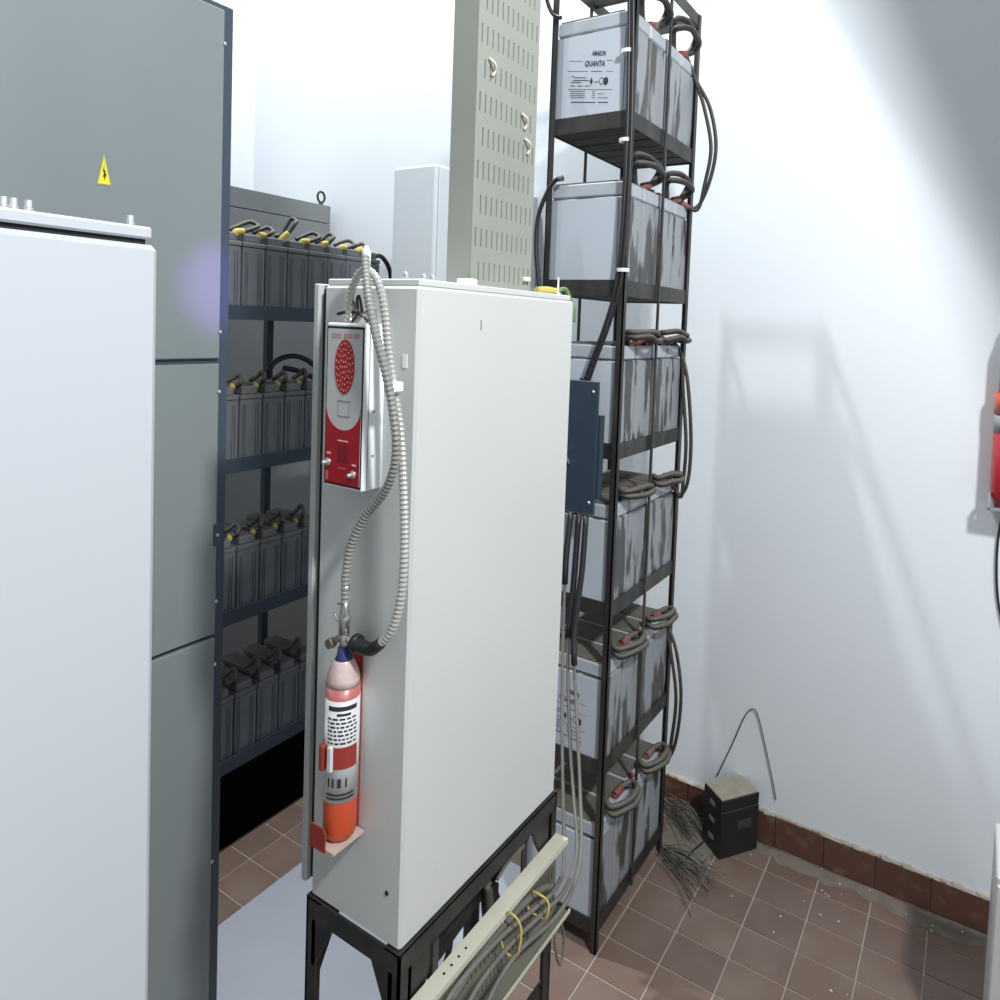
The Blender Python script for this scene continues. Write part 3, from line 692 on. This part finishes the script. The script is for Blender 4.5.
t = thing('hose_nozzle', P[0], 'black rubber elbow joining the extinguisher valve to the spiral conduit', 'nozzle')
MB().tube(P, .016, 12, 5, rf=lambda i: .018-.0004*i).build('elbow', CABK, t)
MB().tube([P[0]+(P[0]-P[1])*.3, P[0]+(P[1]-P[0])*.3], .020, 12, 0).build('collar', CABK, t)
q = pt(392, 387, 'x', 1.04); o = MB().bbox(1.026, 1.066, q.y-.009, q.y+.011, q.z-.012, q.z+.010, .003).build('conduit_clamp', ZIP, loc=(1.04, q.y, q.z)); tag(o, 'white plastic clamp holding the two conduits together', 'clamp')

# things on the cabinet top
q = pt(541, 297, 'y', CY0+.05)
P = [Vector((VX1-.02, CY0+.05, CZ1+.012)), Vector((VX1+.03, CY0+.045, CZ1+.016)), Vector((VX1+.07, CY0+.04, CZ1+.014))]
t = thing('earth_cable', P[0], 'yellow and green earth cable lying on the cabinet top beside the tray', 'cable')
MB().tube(P, .010, 8).build('yellow_sleeve', YEL, t)
MB().tube([P[2], P[2]+Vector((.03, -.01, .008)), Vector((CX1+.012, CY0+.02, CZ1-.01)), Vector((CX1+.016, CY0+.01, CZ1-.04)), Vector((CX1+.014, CY0+.008, CZ1-.07))], .007, 8).build('green_sleeve', EARTH, t)
q = pt(558, 296, 'y', CY0+.03); MB().lathe((q.x, CY0+.03, CZ1+.004), [(.010, 0), (.010, .006), (.003, .007), (.003, .05)], 8).build('stud', STEELB, t)
o = MB().bbox(VX0-.05, VX0-.012, CY0+.05, CY0+.09, CZ1+.004, CZ1+.022, .004).build('cable_gland', ZIP, loc=(VX0-.03, CY0+.07, CZ1+.004)); tag(o, 'white plastic gland left of the vertical tray on the cabinet top', 'cable gland')

# ================================================================= LEFT RACK
LX0, LX1, LY0, LY1 = 1.66, 2.90, 2.895, 3.26
LS = [2.541, 1.841, 1.136, .433]; LR = .067
rk2 = thing('battery_rack', (2.28, 3.07, 0), 'slate blue rack of dark ribbed batteries between the tall cabinet and the pale cabinet', 'rack')
for x in (LX0, LX1-.03):
    for y in (LY0, LY1-.03): MB().box(x, x+.03, y, y+.004, 0, 2.59).box(x, x+.004, y, y+.03, 0, 2.59).build('post', LRF, rk2)
MB().box(LX0+.03, LX1-.03, LY0+.015, LY0+.02, 0, LS[3]-LR).build('shade_panel', mat('shade_black', (.004, .004, .004), 1, spec=0), rk2)  # added black panel standing in for the deep shade under the bottom shelf
xm = pt(268, 345, 'y', LY1+.02).x
MB().box(xm-.018, xm+.018, LY1, LY1+.035, 0, 2.56).build('post', LRF, rk2)
for z in LS:
    MB().box(LX0+.03, LX1-.03, LY0, LY0+.006, z-LR, z).build('shelf_rail', LRF, rk2)
    MB().box(LX0+.03, LX1-.03, LY1-.006, LY1, z-LR, z).build('shelf_rail', LRF, rk2)
    for x in (LX0+.006, LX1-.036): MB().box(x, x+.006, LY0+.03, LY1-.03, z-LR, z).build('shelf_rail', LRF, rk2)
    for k in range(5):
        x = LX0+.035+k*.235; MB().box(x, x+.220, LY0+.007, LY1-.007, z-LR+.004, z-LR+.014).build('shelf_slat', SLAT, rk2)
DW, DD, DH = .115, .325, .378
def make_dark():
    t = thing('battery', (0, 0, 0), 'battery', 'battery')
    MB().bbox(-DW/2, DW/2, -DD/2, DD/2, 0, DH*.84, .004).build('case', DBAT, t)
    mb = MB()
    for x in (-.041, -.031, .027, .039): mb.box(x-.003, x+.003, -DD/2-.005, -DD/2, .05, DH*.78)
    mb.build('ribs', DBAT, t)
    MB().bbox(-DW/2, DW/2, -DD/2-.003, DD/2, DH*.845, DH*.90, .003).build('lid_rim', DLID, t)
    MB().bbox(-DW/2+.012, DW/2-.022, -DD/2+.004, DD/2-.01, DH*.90, DH, .005).build('lid', DLID, t)
    for y in (-DD/2+.05, DD/2-.06): MB().bbox(DW/2-.020, DW/2-.002, y-.012, y+.012, DH*.9, DH*.97, .003).build('terminal', STEELB, t)
    return t
dp = make_dark(); first = True
LVL = ['top', 'second', 'third', 'bottom']; NTH = ['first', 'second', 'third', 'fourth', 'fifth', 'sixth', 'seventh', 'eighth']
dpos = {}
for L, z in enumerate(LS):
    for k in range(8 if L == 0 else 5):
        o = dp if first else copy_tree(dp); first = False
        o.location = (1.9255+k*.1212, LY0+.010+DD/2+.004, z-LR+.0145); dpos[L, k] = Vector(o.location)
        tag(o, f'dark ribbed battery, {NTH[k]} from the tall cabinet on the {LVL[L]} shelf of the slate rack', 'battery', 'dark batteries on the slate rack')
for L in range(4):
    n_ = 8 if L == 0 else 5
    for k in range(n_-1):
        A_ = dpos[L, k]+Vector((DW/2-.012, -DD/2+.04, DH*.97)); B_ = dpos[L, k+1]+Vector((-DW/2+.02, -DD/2+.05, DH*1.0+.006))
        up = (.05, .035, .10, .045, .055, .035, .03)[k] if L == 0 else (.030, .04, .035, .045)[k % 4]
        ln = (.10, .06, .07, .09, .06, .08, .04)[k] if L == 0 else .03
        pts = [A_, A_+Vector((.008, -.004, .02)), A_+Vector((.02+ln*.3, -.012, up*.55)), A_+Vector((ln, -.02, up)), A_+Vector((ln+.02, .0, up*1.05+.01)), B_+Vector((ln*.6, .02, up*.9+.015)), B_+Vector((.0, .03, .03)), B_+Vector((-.03, .04, .012))]
        cable('jumper_cable', pts, .0105, CAB, f'{"pale" if L == 0 else "dark"} cable loop after the {NTH[k]} battery on the {LVL[L]} shelf of the slate rack', group='jumper cables on the slate rack', boots=[0] if L < 3 else None, bm=YEL, bl=11 if L == 0 else 6)
P = [pt(x, y, 'y', LY0+.2) for x, y in ((268, 372), (275, 362), (290, 356), (305, 359), (316, 368), (322, 385))]
cable('bow_cable', P, .014, CABK, 'thick black cable arching over the second shelf of the slate rack')
P = [pt(x, y, 'y', LY0+.15) for x, y in ((284, 368), (295, 370), (308, 375), (318, 380))]
cable('bow_cable', P, .014, CABK, 'short thick black cable below the arching one on the slate rack')
P = [dpos[0, 7]+Vector((DW/2-.012, -DD/2+.04, DH*.95))]+[pt(x, y, 'y', LY0+.06) for x, y in ((380, 256), (386, 262), (390, 272), (392, 290))]
cable('bow_cable', P, .013, CABK, 'black cable bending down past the end of the top shelf of the slate rack')

# cabinets behind
t = thing('equipment_cabinet', (2.7, 4.3, 0), 'dark grey cabinet with a lifting eye standing behind the slate rack', 'cabinet')
GY = 3.95; gx1 = 3.37; gz = 3.27
GREY = mat('mid_grey_paint', (.19, .20, .20), .5, dirt=(.16, .17, .17), dscale=2, damt=.4)
MB().bbox(1.7, gx1, GY+.012, 4.6, 0, gz, .005).build('carcass', GREY, t)
MB().bbox(1.7, gx1-.002, GY, GY+.011, gz-.12, gz, .002).build('top_panel', GREY, t)
for xa, xb in ((1.7, 2.60), (2.606, gx1-.002)): MB().bbox(xa, xb, GY, GY+.011, .08, gz-.127, .002).build('door', GREY, t)
q = Vector((gx1-.045, GY+.05, gz))
ring = [(q.x+.030*math.sin(a_), q.y, gz+.060+.036*math.cos(a_)) for a_ in [2*math.pi*i/14 for i in range(15)]]
e_ = MB().tube(ring, .008, 8, 3).build('lifting_eye', STAND, t)
MB().lathe((q.x, q.y, gz-.001), [(.014, 0), (.014, .028)], 10).build('eye_stem', STAND, e_)

t = thing('equipment_cabinet', (2.97, 2.4, 0), 'pale grey cabinet against the white wall behind the vertical cable tray', 'cabinet')
wx0, wy0, wy1, wz = 2.541, 2.255, 2.526, 3.245
PALE = mat('pale_grey_paint', (.70, .74, .77), .45)
MB().bbox(wx0, 3.41, wy0, wy1, 0, wz, .006).build('carcass', PALE, t)
MB().bbox(wx0-.010, wx0-.001, wy0+.004, wy1-.004, .05, wz-.01, .003).build('door', PALE, t)
MB().bbox(wx0+.01, 2.97, wy0-.010, wy0-.001, .05, wz-.01, .003).build('side_panel', PALE, t)
MB().bbox(2.978, 3.40, wy0-.010, wy0-.001, .05, wz-.01, .003).build('side_panel', PALE, t)

# ================================================================= FLOOR THINGS
ym = pt(260, 895, 'z', 0).y
o = MB().prism([(.3, 1.62, .0005), (2.62, 1.62, .0005), (2.62, ym, .0005), (1.40, ym, .0005), (1.40, 1.98, .0005), (.3, 1.98, .0005)], (0, 0, .005)).build('rubber_mat', MATG, loc=(1.4, 2, 0)); tag(o, 'pale grey rubber mat on the tiles beside the cabinets', 'mat')

a0, a1, a2 = pt(719, 860.5, 'z', 0), pt(757, 849, 'z', 0), pt(703, 838, 'z', 0)
e1 = (a1-a0); e2 = (a2-a0); l1 = e1.length; e1n = e1.normalized(); e2n = Vector((-e1n.y, e1n.x, 0)); l2 = abs(e2.dot(e2n))
hb = .285
t = thing('spare_battery', a0+e1*.5+e2n*l2*.5, 'small black box battery with a dusty top standing on the floor by the skirting', 'battery')
M_ = Matrix.Translation(a0) @ Matrix(((e1n.x, e2n.x, 0, 0), (e1n.y, e2n.y, 0, 0), (0, 0, 1, 0), (0, 0, 0, 1)))
MB().bbox(0, l1, 0, l2, 0, hb*.80, .004, M_).build('case', BLKBOX, t)
MB().bbox(.001, l1-.001, .001, l2-.001, hb*.805, hb, .004, M_).build('lid', BLKBOX, t)
MB().box(.006, l1-.006, .006, l2-.006, hb, hb+.003, M_).build('dust_top', DUST, t)
for z in (.06, .145, .225): MB().box(-.001, 0, l2*.35, l2*.62, z, z+.022, M_).build('side_mark', INKG, t)
MB().box(l1*.45, l1*.8, -.001, 0, hb*.45, hb*.6, M_).build('faded_label', mat('faded_black_label', (.035, .036, .038), .5), t)

def bundle(name, starts, ends, n_, r, label, z=.012, seed=1, sag=.05):
    rd = random.Random(seed); mb = MB()
    A_, B_ = Vector(starts), Vector(ends); d_ = B_-A_; side = Vector((-d_.y, d_.x, 0)).normalized()
    for k in range(n_):
        s0 = rd.uniform(0, .25); s1 = rd.uniform(.55, 1.08); sp = rd.gauss(0, 1)
        P = [A_+d_*s0+side*sp*.02+Vector((0, 0, rd.uniform(0, .04))), A_+d_*(s0+s1)/2+side*sp*.035+Vector((0, 0, rd.uniform(.0, sag))), A_+d_*s1+side*(sp*.06+rd.uniform(-.02, .02))+Vector((0, 0, rd.uniform(0, .05)))]
        mb.tube(P, r*rd.uniform(.6, 1.2), 5, 3)
    o = mb.build(name, TWIG, loc=tuple(A_)); tag(o, label, 'wire bundle', kind='stuff'); return o
bundle('wire_offcuts', pt(659, 848, 'z', .015), pt(714, 886, 'z', .012), 26, .0026, 'bristly bundle of dusty wire offcuts spread on the tiles beside the rack foot', seed=3)
bundle('wire_offcuts', pt(660, 800, 'z', .03), pt(704, 838, 'z', .02), 32, .0026, 'bristly heap of dusty wire offcuts between the rack and the black box', seed=5, sag=.09)
P = [pt(x, y, 'z', .01) for x, y in ((684, 862), (692, 852), (703, 842))]
cable('loose_cable', P, .004, CABK, 'short black lead on the floor running to the black box')
P = [pt(x, y, 'x', XW-.012) for x, y in ((717, 776), (732, 745), (744, 718), (752, 709), (758, 716), (765, 745), (772, 778), (776, 800))]
o = MB().tube(P, .0025, 6).build('bent_wire', CABK, loc=tuple(P[0])); tag(o, 'thin dark wire bent into an arch against the white wall', 'wire')
def dust(name, poly, label, m_):
    rd = random.Random(len(poly)); P = []
    for a_, b_ in zip(poly, poly[1:]+poly[:1]):
        for k in range(8): P.append(Vector((a_[0]+(b_[0]-a_[0])*k/8+rd.uniform(-.018, .018), a_[1]+(b_[1]-a_[1])*k/8+rd.uniform(-.018, .018), .0003)))
    o = MB().prism(P, (0, 0, .0005)).build(name, m_); tag(o, label, 'dust', kind='stuff')
dust('dust_patch', [tuple(pt(x, y, 'z', 0)[:2]) for x, y in ((655, 862), (690, 872), (712, 862), (716, 838), (700, 800), (668, 796))], 'grey dust gathered on the tiles between the rack foot and the black box', mat('floor_dust', (.21, .185, .15), .95, dirt=(.15, .125, .10), dscale=14, damt=.8))
dust('dust_strip', [(3.41, -.25), (3.33, -.25), (3.30, .1), (3.34, .35), (3.31, .6), (3.36, .8), (3.41, .8)], 'thin strip of grey dust on the tiles along the skirting', MATS['floor_dust'])
mb = MB(); rd = random.Random(11)
for k in range(26):
    x, y = rd.choice(((rd.uniform(2.9, 3.4), rd.uniform(-.1, .9)), (rd.uniform(3.25, 3.4), rd.uniform(-.1, .9)), (rd.uniform(1.9, 3.3), rd.uniform(-.2, .8))))
    a_ = rd.uniform(.003, .007); mb.prism([(x+a_*math.cos(i*2+rd.random()), y+a_*math.sin(i*2+rd.random()), .0005) for i in range(3)], (0, 0, .002))
o = mb.build('paint_chips', CHIP); tag(o, 'small white paint chips scattered on the tiles near the skirting', 'debris', kind='stuff')

# low cabinet at the right edge
q = pt(983.5, 1000, 'x', 2.6)
t = thing('low_cabinet', (2.75, q.y-.25, 0), 'pale grey low cabinet at the right edge of the picture', 'cabinet')
MB().bbox(2.6, 2.9, q.y-.5, q.y-.012, 0, .80, .005).build('carcass', LOWC, t)
MB().bbox(2.585, 2.599, q.y-.49, q.y-.014, .06, .78, .003).build('door', LOWC, t)

# extinguisher on the far wall
def wz_(y): return pt(996, y, 'x', 3.35).z
yl = pt(991.5, 460, 'x', 3.35).y; er2 = .062; ey2 = yl-er2; ex2 = XW-.02-er2
t = thing('fire_extinguisher', (ex2, ey2, wz_(506)), 'red fire extinguisher hanging on the white wall at the right edge', 'fire extinguisher')
c0 = Vector((ex2, ey2, 0))
MB().lathe(c0, [(er2*.7, wz_(506)), (er2*.98, wz_(494)), (er2, wz_(485)), (er2, wz_(432))], 24).build('cylinder', mat('deep_red', (.33, .012, .018), .3), t)
MB().lathe(c0, [(er2*1.01, wz_(432)), (er2*1.01, wz_(413))], 24).build('paper_label', mat('grey_label', (.30, .30, .29), .5), t)
MB().lathe(c0, [(er2*1.06, wz_(413)), (er2*1.06, wz_(392))], 24).build('strap', EXR, t)
MB().lathe(c0, [(er2*.86, wz_(392)), (er2*.85, wz_(345)), (er2*.5, wz_(322)), (er2*.3, wz_(315))], 24).build('upper_body', mat('grey_label', (0, 0, 0)), t)
MB().lathe(c0, [(er2*.3, wz_(315)), (er2*.3, wz_(300))], 12).build('valve', STEELB, t)
t = thing('extinguisher_bracket', (XW, ey2, wz_(508)), 'thin grey wall bracket under the extinguisher at the right edge', 'bracket')
yb = pt(988, 500, 'x', 3.35).y
MB().box(XW-.14, XW, ey2-.05, yb, wz_(508), wz_(506)).build('cup', INKG, t)
MB().box(XW-.14, XW-.10, yb-.006, yb, wz_(508), wz_(492)).build('lip', STEELB, t)
P = [pt(x, y, 'x', XW-.012) for x, y in ((1003, 512), (998, 540), (996.5, 570), (998, 600), (1004, 630))]
o = MB().tube(P, .005, 6).build('wall_cable', CABK, loc=tuple(P[0])); tag(o, 'thin black cable hanging below the extinguisher at the right edge', 'cable')
